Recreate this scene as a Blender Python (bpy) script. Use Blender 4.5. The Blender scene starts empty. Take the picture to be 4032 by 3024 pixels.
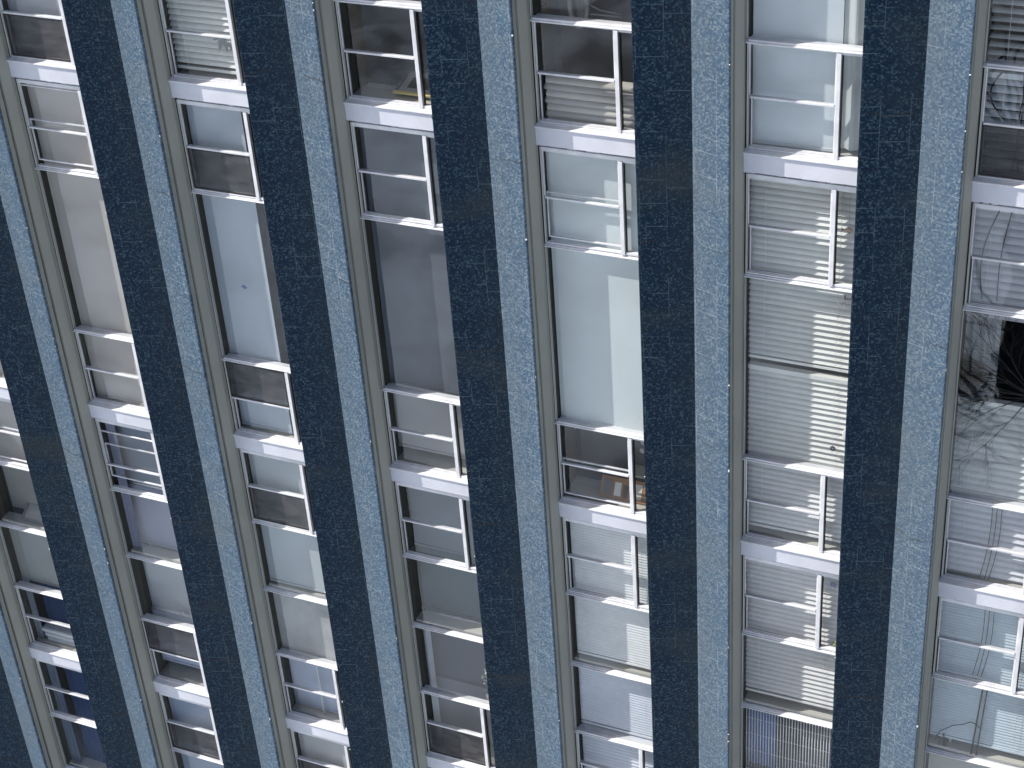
import bpy, math, random
from mathutils import Vector, Matrix
random.seed(11)
R = math.radians
S = bpy.context.scene

# ------------------------------------------------------------------ camera, sky, sun, exposure
CAM = Vector((8.47616, -9.50148, 4.83936))
right = Vector((0.91478194, 0.39873693, -0.06467507))
down = Vector((0.16839246, -0.52195509, -0.8361859))
fwd = Vector((-0.36717568, 0.75403697, -0.54461938))
cd = bpy.data.cameras.new("camera"); cam = bpy.data.objects.new("camera", cd)
S.collection.objects.link(cam); S.camera = cam
m = Matrix.Identity(4)
for i in range(3):
    m[i][0] = right[i]; m[i][1] = -down[i]; m[i][2] = -fwd[i]; m[i][3] = CAM[i]
cam.matrix_world = m
cd.sensor_width = 36.0; cd.sensor_fit = 'HORIZONTAL'
cd.lens = 36.0 * 1782.876 / 1024.0
cd.clip_start = 0.1; cd.clip_end = 2000

SUN = Vector((-1.68, -1.0, 2.5)).normalized()
world = bpy.data.worlds.new("World"); S.world = world; world.use_nodes = True
nt = world.node_tree; nt.nodes.clear()
sky = nt.nodes.new('ShaderNodeTexSky'); sky.sky_type = 'NISHITA'; sky.sun_disc = False
sky.sun_elevation = math.asin(SUN.z); sky.sun_rotation = math.atan2(SUN.x, SUN.y)
sky.air_density = 1.0; sky.dust_density = 2.5; sky.ozone_density = 1.0
bg = nt.nodes.new('ShaderNodeBackground'); bg.inputs[1].default_value = 0.13
wo = nt.nodes.new('ShaderNodeOutputWorld')
nt.links.new(sky.outputs[0], bg.inputs[0]); nt.links.new(bg.outputs[0], wo.inputs[0])
sl = bpy.data.lights.new("sun", 'SUN'); so = bpy.data.objects.new("sun", sl)
S.collection.objects.link(so); sl.energy = 5.0; sl.angle = R(0.5); sl.color = (1.0, 0.965, 0.92)
so.rotation_euler = SUN.to_track_quat('Z', 'Y').to_euler(); so.location = (-20, -14, 30)
S.view_settings.view_transform = 'Standard'; S.view_settings.look = 'None'
S.view_settings.exposure = 0.04; S.view_settings.gamma = 1.0
try:
    S.cycles.use_denoising = True
    S.cycles.max_bounces = 10; S.cycles.transparent_max_bounces = 24
    S.cycles.caustics_reflective = False; S.cycles.caustics_refractive = False
    S.cycles.sample_clamp_indirect = 4.0
except Exception:
    pass

P = 1.38393          # bay pitch
GROUND = -12.4
K0, K1 = -2, 6       # bays built

# ------------------------------------------------------------------ materials
def mat(name):
    m = bpy.data.materials.new(name); m.use_nodes = True
    b = m.node_tree.nodes['Principled BSDF']
    return m, m.node_tree, b
def N(t, kind, **kw):
    n = t.nodes.new(kind)
    for k, v in kw.items(): setattr(n, k, v)
    return n
def ramp(t, stops, interp='LINEAR'):
    r = N(t, 'ShaderNodeValToRGB'); r.color_ramp.interpolation = interp
    e = r.color_ramp.elements
    while len(e) < len(stops): e.new(0.5)
    for q, (p, c) in zip(e, stops):
        q.position = p; q.color = (*c, 1)
    return r
def math_(t, op, a, b=None):
    n = N(t, 'ShaderNodeMath', operation=op)
    for i, v in enumerate((a, b)):
        if v is None: continue
        if isinstance(v, (int, float)): n.inputs[i].default_value = v
        else: t.links.new(v, n.inputs[i])
    return n.outputs[0]
def mixc(t, f, a, b, mode='MIX'):
    n = N(t, 'ShaderNodeMix', data_type='RGBA', blend_type=mode)
    for i, v in ((0, f), (6, a), (7, b)):
        if isinstance(v, (int, float)): n.inputs[i].default_value = v
        elif isinstance(v, tuple): n.inputs[i].default_value = (*v, 1)
        else: t.links.new(v, n.inputs[i])
    return n.outputs[2]

def tile_material(name, stops, seam, rough, spec, stain_and_sheen, jitter, painted_sheen):
    """small glass mosaic: one random colour per tile, sheet joints, a little dirt"""
    m, t, b = mat(name); L = t.links
    geo = N(t, 'ShaderNodeNewGeometry')
    sp = N(t, 'ShaderNodeSeparateXYZ'); L.new(geo.outputs['Position'], sp.inputs[0])
    n0 = N(t, 'ShaderNodeTexNoise'); n0.inputs['Scale'].default_value = 22.0; n0.inputs['Detail'].default_value = 2
    L.new(geo.outputs['Position'], n0.inputs['Vector'])
    wob = math_(t, 'MULTIPLY', math_(t, 'SUBTRACT', n0.outputs[0], 0.5), 0.022)
    u = math_(t, 'ADD', sp.outputs[0], wob); v = math_(t, 'ADD', sp.outputs[2], wob)
    sz = 0.0106
    cu = math_(t, 'FLOOR', math_(t, 'DIVIDE', u, sz)); cv = math_(t, 'FLOOR', math_(t, 'DIVIDE', v, sz))
    cb = N(t, 'ShaderNodeCombineXYZ'); L.new(cu, cb.inputs[0]); L.new(cv, cb.inputs[1])
    wn = N(t, 'ShaderNodeTexWhiteNoise', noise_dimensions='3D'); L.new(cb.outputs[0], wn.inputs['Vector'])
    # neighbouring tiles clump a little
    n1 = N(t, 'ShaderNodeTexNoise'); n1.inputs['Scale'].default_value = 26; n1.inputs['Detail'].default_value = 3
    L.new(geo.outputs['Position'], n1.inputs['Vector'])
    n2 = N(t, 'ShaderNodeTexNoise'); n2.inputs['Scale'].default_value = 2.3; n2.inputs['Detail'].default_value = 4
    L.new(geo.outputs['Position'], n2.inputs['Vector'])
    val = math_(t, 'ADD', math_(t, 'MULTIPLY', wn.outputs[0], 0.88),
                math_(t, 'ADD', math_(t, 'MULTIPLY', n1.outputs[0], 0.10), math_(t, 'MULTIPLY', n2.outputs[0], 0.14)))
    val = math_(t, 'SUBTRACT', val, 0.06)
    r = ramp(t, stops); L.new(val, r.inputs[0])
    col = r.outputs[0]
    # grout grid between the tiles
    fu = math_(t, 'ABSOLUTE', math_(t, 'SUBTRACT', math_(t, 'FRACT', math_(t, 'DIVIDE', u, sz)), 0.5))
    fv = math_(t, 'ABSOLUTE', math_(t, 'SUBTRACT', math_(t, 'FRACT', math_(t, 'DIVIDE', v, sz)), 0.5))
    gr = math_(t, 'GREATER_THAN', math_(t, 'MAXIMUM', fu, fv), 0.45)
    gcol = mixc(t, 0.5, col, seam)
    col = mixc(t, math_(t, 'MULTIPLY', gr, 0.12), col, gcol)
    # sheet joints: 0.155 m courses staggered between half sheets, broken by noise
    half = math_(t, 'FLOOR', math_(t, 'DIVIDE', sp.outputs[0], 0.164))
    off = math_(t, 'MULTIPLY', math_(t, 'FRACT', math_(t, 'MULTIPLY', half, 0.37)), 0.155)
    fz = math_(t, 'FRACT', math_(t, 'DIVIDE', math_(t, 'ADD', sp.outputs[2], off), 0.163))
    hz = math_(t, 'LESS_THAN', fz, 0.022)
    fx = math_(t, 'FRACT', math_(t, 'DIVIDE', sp.outputs[0], 0.164))
    vx = math_(t, 'LESS_THAN', fx, 0.016)
    n3 = N(t, 'ShaderNodeTexNoise'); n3.inputs['Scale'].default_value = 4.5; n3.inputs['Detail'].default_value = 3
    L.new(geo.outputs['Position'], n3.inputs['Vector'])
    br = N(t, 'ShaderNodeMapRange'); br.inputs[1].default_value = 0.47; br.inputs[2].default_value = 0.60
    L.new(n3.outputs[0], br.inputs[0])
    jo = math_(t, 'MULTIPLY', math_(t, 'MAXIMUM', hz, vx), br.outputs[0])
    col = mixc(t, math_(t, 'MULTIPLY', jo, 0.6), col, seam)
    # rusty / sooty drifts
    n4 = N(t, 'ShaderNodeTexNoise'); n4.inputs['Scale'].default_value = 1.1; n4.inputs['Detail'].default_value = 6
    mp = N(t, 'ShaderNodeMapping'); mp.inputs['Scale'].default_value = (1, 1, 2.2)
    L.new(geo.outputs['Position'], mp.inputs[0]); L.new(mp.outputs[0], n4.inputs['Vector'])
    sr = N(t, 'ShaderNodeMapRange'); sr.inputs[1].default_value = 0.55; sr.inputs[2].default_value = 0.75
    L.new(n4.outputs[0], sr.inputs[0])
    col = mixc(t, math_(t, 'MULTIPLY', sr.outputs[0], 0.45), col, stain_and_sheen)
    # hairline cracks at the floor joints
    cz = math_(t, 'ABSOLUTE', math_(t, 'SUBTRACT', math_(t, 'FRACT', math_(t, 'DIVIDE', math_(t, 'ADD', math_(t, 'ADD', sp.outputs[2], math_(t, 'MULTIPLY', n3.outputs[0], .17)), math_(t, 'MULTIPLY', math_(t, 'FLOOR', math_(t, 'DIVIDE', sp.outputs[0], 1.38393)), .43)), 1.51)), .5))
    cm = N(t, 'ShaderNodeMapRange'); cm.inputs[1].default_value = .46; cm.inputs[2].default_value = .53; L.new(n4.outputs[0], cm.inputs[0])
    col = mixc(t, math_(t, 'MULTIPLY', math_(t, 'LESS_THAN', cz, .0042), math_(t, 'MULTIPLY', cm.outputs[0], .5)), col, (.030, .026, .022))
    # painted sheen: colour turns greyer towards the valley between a pier's two faces
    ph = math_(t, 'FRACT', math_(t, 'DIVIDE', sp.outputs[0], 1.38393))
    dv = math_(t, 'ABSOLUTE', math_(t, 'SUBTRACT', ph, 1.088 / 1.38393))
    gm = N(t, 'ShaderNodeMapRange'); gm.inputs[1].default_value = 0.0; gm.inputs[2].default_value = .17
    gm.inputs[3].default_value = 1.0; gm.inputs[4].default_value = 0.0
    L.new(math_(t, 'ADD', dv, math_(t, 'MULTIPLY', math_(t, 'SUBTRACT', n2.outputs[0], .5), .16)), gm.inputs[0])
    col = mixc(t, math_(t, 'MULTIPLY', gm.outputs[0], painted_sheen), col, stain_and_sheen)
    L.new(col, b.inputs['Base Color'])
    # every tile sits at a slightly different angle
    sub = N(t, 'ShaderNodeVectorMath', operation='SUBTRACT'); L.new(wn.outputs['Color'], sub.inputs[0]); sub.inputs[1].default_value = (.5, .5, .5)
    scl = N(t, 'ShaderNodeVectorMath', operation='SCALE'); L.new(sub.outputs[0], scl.inputs[0]); scl.inputs['Scale'].default_value = jitter
    add = N(t, 'ShaderNodeVectorMath', operation='ADD'); L.new(geo.outputs['Normal'], add.inputs[0]); L.new(scl.outputs[0], add.inputs[1])
    nm = N(t, 'ShaderNodeVectorMath', operation='NORMALIZE'); L.new(add.outputs[0], nm.inputs[0]); L.new(nm.outputs[0], b.inputs['Normal'])
    b.inputs['Roughness'].default_value = rough
    b.inputs['Specular IOR Level'].default_value = spec
    return m

M = {}
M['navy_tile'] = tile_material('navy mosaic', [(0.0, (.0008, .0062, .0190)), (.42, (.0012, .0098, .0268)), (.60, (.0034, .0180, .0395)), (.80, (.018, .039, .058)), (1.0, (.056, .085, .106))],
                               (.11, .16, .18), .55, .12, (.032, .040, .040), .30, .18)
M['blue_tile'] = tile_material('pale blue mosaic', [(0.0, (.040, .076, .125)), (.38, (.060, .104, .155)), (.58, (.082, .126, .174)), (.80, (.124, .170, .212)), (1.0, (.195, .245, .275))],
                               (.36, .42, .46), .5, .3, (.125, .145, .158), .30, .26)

def plain(name, col, rough=.5, spec=.5, noise=0.0, scale=6, bump=0.0, bscale=60):
    m, t, b = mat(name); L = t.links
    b.inputs['Base Color'].default_value = (*col, 1); b.inputs['Roughness'].default_value = rough
    b.inputs['Specular IOR Level'].default_value = spec
    if noise or bump:
        geo = N(t, 'ShaderNodeNewGeometry')
    if noise:
        n = N(t, 'ShaderNodeTexNoise'); n.inputs['Scale'].default_value = scale; n.inputs['Detail'].default_value = 6
        L.new(geo.outputs['Position'], n.inputs['Vector'])
        mr = N(t, 'ShaderNodeMapRange'); mr.inputs[1].default_value = .3; mr.inputs[2].default_value = .7
        mr.inputs[3].default_value = 1 - noise; mr.inputs[4].default_value = 1 + noise * .6
        L.new(n.outputs[0], mr.inputs[0])
        L.new(mixc(t, 1.0, tuple(col), mr.outputs[0], 'MULTIPLY'), b.inputs['Base Color'])
    if bump:
        n = N(t, 'ShaderNodeTexNoise'); n.inputs['Scale'].default_value = bscale; n.inputs['Detail'].default_value = 4
        L.new(geo.outputs['Position'], n.inputs['Vector'])
        bp = N(t, 'ShaderNodeBump'); bp.inputs['Strength'].default_value = bump; bp.inputs['Distance'].default_value = .004
        L.new(n.outputs[0], bp.inputs['Height']); L.new(bp.outputs[0], b.inputs['Normal'])
    return m
M['white'] = plain('white aluminium', (.73, .73, .755), .42, .45, .15, 9)
M['spandrel'] = plain('painted spandrel', (.63, .64, .70), .7, .3, .09, 5, .25, 45)
M['caulk'] = plain('caulk', (.60, .60, .62), .6, .3, .12, 30)
M['stile'] = plain('shaded white stile', (.50, .50, .475), .5, .4, .06, 5)  # greyer copy of the white: shade on the left stiles put into colour
M['taupe'] = plain('taupe metal', (.375, .373, .325), .5, .4, .06, 3)
M['seam'] = plain('dark seam', (.05, .048, .042), .8, .2)
M['reveal'] = plain('bronze reveal', (.05, .048, .037), .6, .3, .15, 8)
M['wall_in'] = plain('interior paint', (.44, .56, .70), .8, .2, .05, 2)
M['carpet'] = plain('carpet', (.13, .18, .24), .95, .1, .15, 40)
M['ceil'] = plain('ceiling paint', (.7, .7, .7), .9, .1)
M['ledge'] = plain('ledge paint', (.52, .505, .455), .5, .4, .05, 6)
M['concrete'] = plain('concrete', (.35, .34, .32), .9, .2, .2, 2)
M['plaster'] = plain('bare plaster', (.80, .80, .76), .9, .1)
M['dark'] = plain('dark metal', (.03, .03, .032), .5, .4)

def glass_mat(name, tint, k):
    m = bpy.data.materials.new(name); m.use_nodes = True; t = m.node_tree; t.nodes.clear(); L = t.links
    tr = N(t, 'ShaderNodeBsdfTransparent'); tr.inputs[0].default_value = (*tint, 1)
    gl = N(t, 'ShaderNodeBsdfGlossy'); gl.inputs['Roughness'].default_value = 0.012
    geo = N(t, 'ShaderNodeNewGeometry')
    n = N(t, 'ShaderNodeTexNoise'); n.inputs['Scale'].default_value = 1.6; n.inputs['Detail'].default_value = 1.5
    L.new(geo.outputs['Position'], n.inputs['Vector'])
    bp = N(t, 'ShaderNodeBump'); bp.inputs['Strength'].default_value = .22; bp.inputs['Distance'].default_value = .02
    L.new(n.outputs[0], bp.inputs['Height']); L.new(bp.outputs[0], gl.inputs['Normal'])
    fr = N(t, 'ShaderNodeFresnel')          # a thin sheet: same reflectance from either side
    L.new(math_(t, 'SUBTRACT', 1.5, math_(t, 'MULTIPLY', geo.outputs['Backfacing'], 1.5 - 1 / 1.5)), fr.inputs[0])
    f = math_(t, 'MINIMUM', math_(t, 'MULTIPLY', fr.outputs[0], k), 1.0)
    mx = N(t, 'ShaderNodeMixShader'); L.new(f, mx.inputs[0]); L.new(tr.outputs[0], mx.inputs[1]); L.new(gl.outputs[0], mx.inputs[2])
    o = N(t, 'ShaderNodeOutputMaterial'); L.new(mx.outputs[0], o.inputs[0])
    return m
M['glass'] = glass_mat('window glass', (.95, .965, .97), 1.4)

def screen_mat():
    m = bpy.data.materials.new('insect mesh'); m.use_nodes = True; t = m.node_tree; t.nodes.clear(); L = t.links
    tr = N(t, 'ShaderNodeBsdfTransparent'); df = N(t, 'ShaderNodeBsdfDiffuse')
    geo = N(t, 'ShaderNodeNewGeometry')
    n = N(t, 'ShaderNodeTexNoise'); n.inputs['Scale'].default_value = 7; n.inputs['Detail'].default_value = 5
    mp = N(t, 'ShaderNodeMapping'); mp.inputs['Scale'].default_value = (1, 1, 3)
    L.new(geo.outputs['Position'], mp.inputs[0]); L.new(mp.outputs[0], n.inputs['Vector'])
    r = ramp(t, [(.3, (.055, .055, .058)), (.7, (.13, .125, .125))]); L.new(n.outputs[0], r.inputs[0]); L.new(r.outputs[0], df.inputs[0])
    mx = N(t, 'ShaderNodeMixShader'); mx.inputs[0].default_value = .68
    L.new(tr.outputs[0], mx.inputs[1]); L.new(df.outputs[0], mx.inputs[2])
    o = N(t, 'ShaderNodeOutputMaterial'); L.new(mx.outputs[0], o.inputs[0])
    return m
M['screen'] = screen_mat()

def cloth(name, col, trans=.25, weave=0.0, noise=.04, scale=2.0):
    m = bpy.data.materials.new(name); m.use_nodes = True; t = m.node_tree; t.nodes.clear(); L = t.links
    df = N(t, 'ShaderNodeBsdfDiffuse'); tl = N(t, 'ShaderNodeBsdfTranslucent')
    geo = N(t, 'ShaderNodeNewGeometry')
    n = N(t, 'ShaderNodeTexNoise'); n.inputs['Scale'].default_value = scale; n.inputs['Detail'].default_value = 5
    L.new(geo.outputs['Position'], n.inputs['Vector'])
    mr = N(t, 'ShaderNodeMapRange'); mr.inputs[1].default_value = .3; mr.inputs[2].default_value = .7
    mr.inputs[3].default_value = 1 - noise; mr.inputs[4].default_value = 1 + noise
    L.new(n.outputs[0], mr.inputs[0])
    c = mixc(t, 1.0, tuple(col), mr.outputs[0], 'MULTIPLY')
    if weave:
        w = N(t, 'ShaderNodeTexWave', bands_direction='Z'); w.inputs['Scale'].default_value = 38; w.inputs['Distortion'].default_value = 3
        L.new(geo.outputs['Position'], w.inputs['Vector'])
        mr2 = N(t, 'ShaderNodeMapRange'); mr2.inputs[3].default_value = 1 - weave; mr2.inputs[4].default_value = 1 + weave
        L.new(w.outputs[0], mr2.inputs[0]); c = mixc(t, 1.0, c, mr2.outputs[0], 'MULTIPLY')
    L.new(c, df.inputs[0]); L.new(c, tl.inputs[0])
    mx = N(t, 'ShaderNodeMixShader'); mx.inputs[0].default_value = trans
    L.new(df.outputs[0], mx.inputs[1]); L.new(tl.outputs[0], mx.inputs[2])
    o = N(t, 'ShaderNodeOutputMaterial'); L.new(mx.outputs[0], o.inputs[0])
    return m
_c = {}
def shade_mat(col, weave=0.0, noise=.04, scale=2.0):
    key = (tuple(col), weave, noise, scale)
    if key not in _c: _c[key] = cloth('cloth_%d' % len(_c), col, .2, weave, noise, scale)
    return _c[key]
def pm(col, rough=.5):
    key = (tuple(col), rough, 'p')
    if key not in _c: _c[key] = plain('paint_%d' % len(_c), col, rough, .4, .06, 14)
    return _c[key]

# ------------------------------------------------------------------ mesh builder
class MB:
    def __init__(s): s.v = []; s.f = []; s.mi = []; s.ms = []
    def slot(s, m):
        if m not in s.ms: s.ms.append(m)
        return s.ms.index(m)
    def poly(s, pts, m):
        b = len(s.v); s.v += [tuple(p) for p in pts]; s.f.append(tuple(range(b, b + len(pts)))); s.mi.append(s.slot(m))
    def box(s, x0, x1, y0, y1, z0, z1, m):
        b = len(s.v)
        s.v += [(x0, y0, z0), (x1, y0, z0), (x1, y1, z0), (x0, y1, z0), (x0, y0, z1), (x1, y0, z1), (x1, y1, z1), (x0, y1, z1)]
        for q in ((0, 3, 2, 1), (4, 5, 6, 7), (0, 1, 5, 4), (1, 2, 6, 5), (2, 3, 7, 6), (3, 0, 4, 7)):
            s.f.append(tuple(b + i for i in q)); s.mi.append(s.slot(m))
    def extrude(s, prof, z0, z1, m, cap=True):
        """closed XY profile (counter-clockwise from above) swept up in Z"""
        b = len(s.v); n = len(prof)
        s.v += [(x, y, z0) for x, y in prof] + [(x, y, z1) for x, y in prof]
        for i in range(n):
            j = (i + 1) % n
            s.f.append((b + i, b + j, b + n + j, b + n + i)); s.mi.append(s.slot(m))
        if cap:
            s.f.append(tuple(b + n + i for i in range(n))); s.mi.append(s.slot(m))
            s.f.append(tuple(b + i for i in reversed(range(n)))); s.mi.append(s.slot(m))
    def sweepx(s, prof, x0, x1, m):
        """closed YZ profile swept along X"""
        b = len(s.v); n = len(prof)
        s.v += [(x0, y, z) for y, z in prof] + [(x1, y, z) for y, z in prof]
        for i in range(n):
            j = (i + 1) % n
            s.f.append((b + i, b + n + i, b + n + j, b + j)); s.mi.append(s.slot(m))
        s.f.append(tuple(b + i for i in range(n))); s.mi.append(s.slot(m))
        s.f.append(tuple(b + n + i for i in reversed(range(n)))); s.mi.append(s.slot(m))
    def tube(s, pts, r, m, sides=6):
        pts = [Vector(p) for p in pts]; rr = r if isinstance(r, (list, tuple)) else [r] * len(pts)
        b = len(s.v); n = len(pts)
        for i, p in enumerate(pts):
            d = (pts[min(i + 1, n - 1)] - pts[max(i - 1, 0)])
            d = d.normalized() if d.length > 1e-9 else Vector((0, 0, 1))
            a = d.cross(Vector((0.31, .9, .17))).normalized(); c = d.cross(a)
            for k in range(sides):
                t = 2 * math.pi * k / sides
                s.v.append(tuple(p + (a * math.cos(t) + c * math.sin(t)) * rr[i]))
        for i in range(n - 1):
            for k in range(sides):
                k2 = (k + 1) % sides
                s.f.append((b + i * sides + k, b + i * sides + k2, b + (i + 1) * sides + k2, b + (i + 1) * sides + k)); s.mi.append(s.slot(m))
        s.f.append(tuple(b + k for k in reversed(range(sides)))); s.mi.append(s.slot(m))
        s.f.append(tuple(b + (n - 1) * sides + k for k in range(sides))); s.mi.append(s.slot(m))
    def blob(s, c, rx, ry, rz, m, seg=12, rings=8):
        b = len(s.v); c = Vector(c)
        for i in range(rings + 1):
            a = math.pi * i / rings
            for k in range(seg):
                t = 2 * math.pi * k / seg
                s.v.append((c.x + rx * math.sin(a) * math.cos(t), c.y + ry * math.sin(a) * math.sin(t), c.z + rz * math.cos(a)))
        for i in range(rings):
            for k in range(seg):
                k2 = (k + 1) % seg
                s.f.append((b + i * seg + k, b + (i + 1) * seg + k, b + (i + 1) * seg + k2, b + i * seg + k2)); s.mi.append(s.slot(m))
    def build(s, name, parent=None, loc=None, smooth=False, bevel=0.0):
        me = bpy.data.meshes.new(name); me.from_pydata(s.v, [], s.f)
        for m in s.ms: me.materials.append(m)
        me.polygons.foreach_set('material_index', s.mi)
        if smooth: me.polygons.foreach_set('use_smooth', [True] * len(s.f))
        me.update()
        o = bpy.data.objects.new(name, me); S.collection.objects.link(o)
        if parent: o.parent = parent
        if loc: o.location = loc
        if bevel:
            bv = o.modifiers.new('bevel', 'BEVEL'); bv.width = bevel; bv.segments = 2; bv.limit_method = 'ANGLE'
        return o
def tag(o, label=None, cat=None, group=None, kind=None):
    if label: o['label'] = label
    if cat: o['category'] = cat
    if group: o['group'] = group
    if kind: o['kind'] = kind
    return o
def empty(name, loc):
    o = bpy.data.objects.new(name, None); S.collection.objects.link(o); o.location = loc; o.empty_display_size = .1
    return o
class Thing:
    """an Empty at the thing's base; its parts are built in world coordinates and parented to it"""
    def __init__(s, name, loc, label, cat, group=None):
        s.o = tag(empty(name, loc), label, cat, group); s.loc = Vector(loc)
    def part(s, name, mb, smooth=False, bevel=0.0, parent=None):
        l = s.loc
        mb.v = [(x - l.x, y - l.y, z - l.z) for x, y, z in mb.v]
        return mb.build(name, parent or s.o, None, smooth, bevel)
def single(name, mb, label, cat, group=None, smooth=False, bevel=0.0):
    return tag(mb.build(name, None, None, smooth, bevel), label, cat, group)

# ------------------------------------------------------------------ ground
def ground_mat():
    m, t, b = mat('snowy ground'); L = t.links
    geo = N(t, 'ShaderNodeNewGeometry')
    n = N(t, 'ShaderNodeTexNoise'); n.inputs['Scale'].default_value = .30; n.inputs['Detail'].default_value = 7
    L.new(geo.outputs['Position'], n.inputs['Vector'])
    r = ramp(t, [(.38, (.22, .22, .21)), (.46, (.50, .53, .57)), (.56, (.74, .84, .94))]); L.new(n.outputs[0], r.inputs[0])
    L.new(r.outputs[0], b.inputs['Base Color']); b.inputs['Roughness'].default_value = .9
    return m
g = MB(); g.poly([(-400, -400, GROUND), (400, -400, GROUND), (400, 400, GROUND), (-400, 400, GROUND)], ground_mat())
tag(g.build('ground'), kind='structure')

# ------------------------------------------------------------------ the building
B = tag(empty('apartment_building', (0, 0, GROUND)), 'tall building front of blue mosaic piers between white framed window columns', 'building')
BL = Vector((0, 0, GROUND))
def bpart(name, mb, parent=None, bevel=0.0, smooth=False):
    mb.v = [(x, y, z - GROUND) for x, y, z in mb.v]
    return mb.build(name, parent or B, None, smooth, bevel)
TOP = 4.3
EL, EA, ER, EJ = (.757, -.188), (1.088, -.088), (1.352, -.178), (1.352, -.092)
def pier(k):
    x = k * P
    core = MB()
    # structural core with its hidden sunlit left return
    core.extrude([(x + .757, .35), (x + .757, -.10), (x + EL[0] + .02, -.15), (x + EA[0], -.055), (x + 1.335, -.12), (x + 1.335, .0), (x + P + .0, .012), (x + P, .35)], GROUND, TOP, M['reveal'])
    o = bpart('pier', core)
    d = MB()   # navy face, chamfered at its proud edge
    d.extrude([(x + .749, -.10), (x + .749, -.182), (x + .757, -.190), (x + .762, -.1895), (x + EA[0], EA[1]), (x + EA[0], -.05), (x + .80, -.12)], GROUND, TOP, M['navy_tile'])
    rnd = random.Random(k * 7 + 1)
    for q in range(8):     # chipped corner tiles
        z = rnd.uniform(-8, 1.6); h = rnd.choice([.005, .008, .013, .028])
        d.blob((x + .751, -.186, z), rnd.uniform(.003, .006), .006, h * .5, rnd.choice([M['blue_tile'], M['plaster'], M['blue_tile']]), 7, 5)
    bpart('navy_tile_face', d, o)
    l = MB()
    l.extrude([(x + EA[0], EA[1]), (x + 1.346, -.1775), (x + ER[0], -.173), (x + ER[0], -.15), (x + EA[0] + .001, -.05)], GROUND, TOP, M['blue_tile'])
    for q in range(10):
        z = rnd.uniform(-8, 1.6); h = rnd.choice([.006, .009, .014, .022]); w = rnd.choice([.004, .006, .009, .014])
        l.blob((x + 1.351, -.174, z), w * .5, .006, h * .5, rnd.choice([M['plaster'], M['plaster'], M['blue_tile']]), 7, 5)
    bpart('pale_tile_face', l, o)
    j = MB()   # taupe metal jamb: return, groove, splayed cover
    j.extrude([(x + 1.335, -.148), (x + 1.3505, -.148), (x + 1.3505, -.104), (x + 1.335, -.104)], GROUND, TOP, M['taupe'])
    j.extrude([(x + 1.330, -.104), (x + 1.336, -.104), (x + 1.336, -.082), (x + 1.330, -.082)], GROUND, TOP, M['seam'])
    j.extrude([(x + 1.334, -.082), (x + 1.356, -.082), (x + P + .001, -.012), (x + P + .001, .03), (x + 1.340, .03)], GROUND, TOP, M['taupe'])
    bpart('jamb_cover', j, o)
for k in range(K0 - 1, K1 + 1): pier(k)

# Z offsets inside one storey, counted down from its spandrel top
Z_SP0, Z_SP1 = .0, -.122
def pane(mb, x0, x1, y, z0, z1):
    e = [random.uniform(-.0012, .0012) for _ in range(3)]
    mb.poly([(x0, y + e[0], z0), (x1, y + e[1], z0), (x1, y + e[1] + e[2], z1), (x0, y + e[0] + e[2], z1)], M['glass'])
SCREENS = {(0, 0, 'B', 'l'), (1, 1, 'A', 'l'), (1, 1, 'B', 'u'), (1, 2, 'A', 'l'), (0, 2, 'B', 'u'), (0, 3, 'A', 'l'), (1, 3, 'A', 'l'), (2, 2, 'B', 'l'), (5, 0, 'B', 'l'), (2, 3, 'A', 'l')}
RAISED = {(0, 1, 'A'): .035, (3, 1, 'A'): .03, (3, 1, 'B'): .03, (0, 2, 'A'): .10, (-1, 2, 'A'): .03}
LOWERED = {(0, 2, 'A'): .10, (0, 1, 'A'): .022}
XM0, XM1, XE = .551, .579, .755
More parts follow.
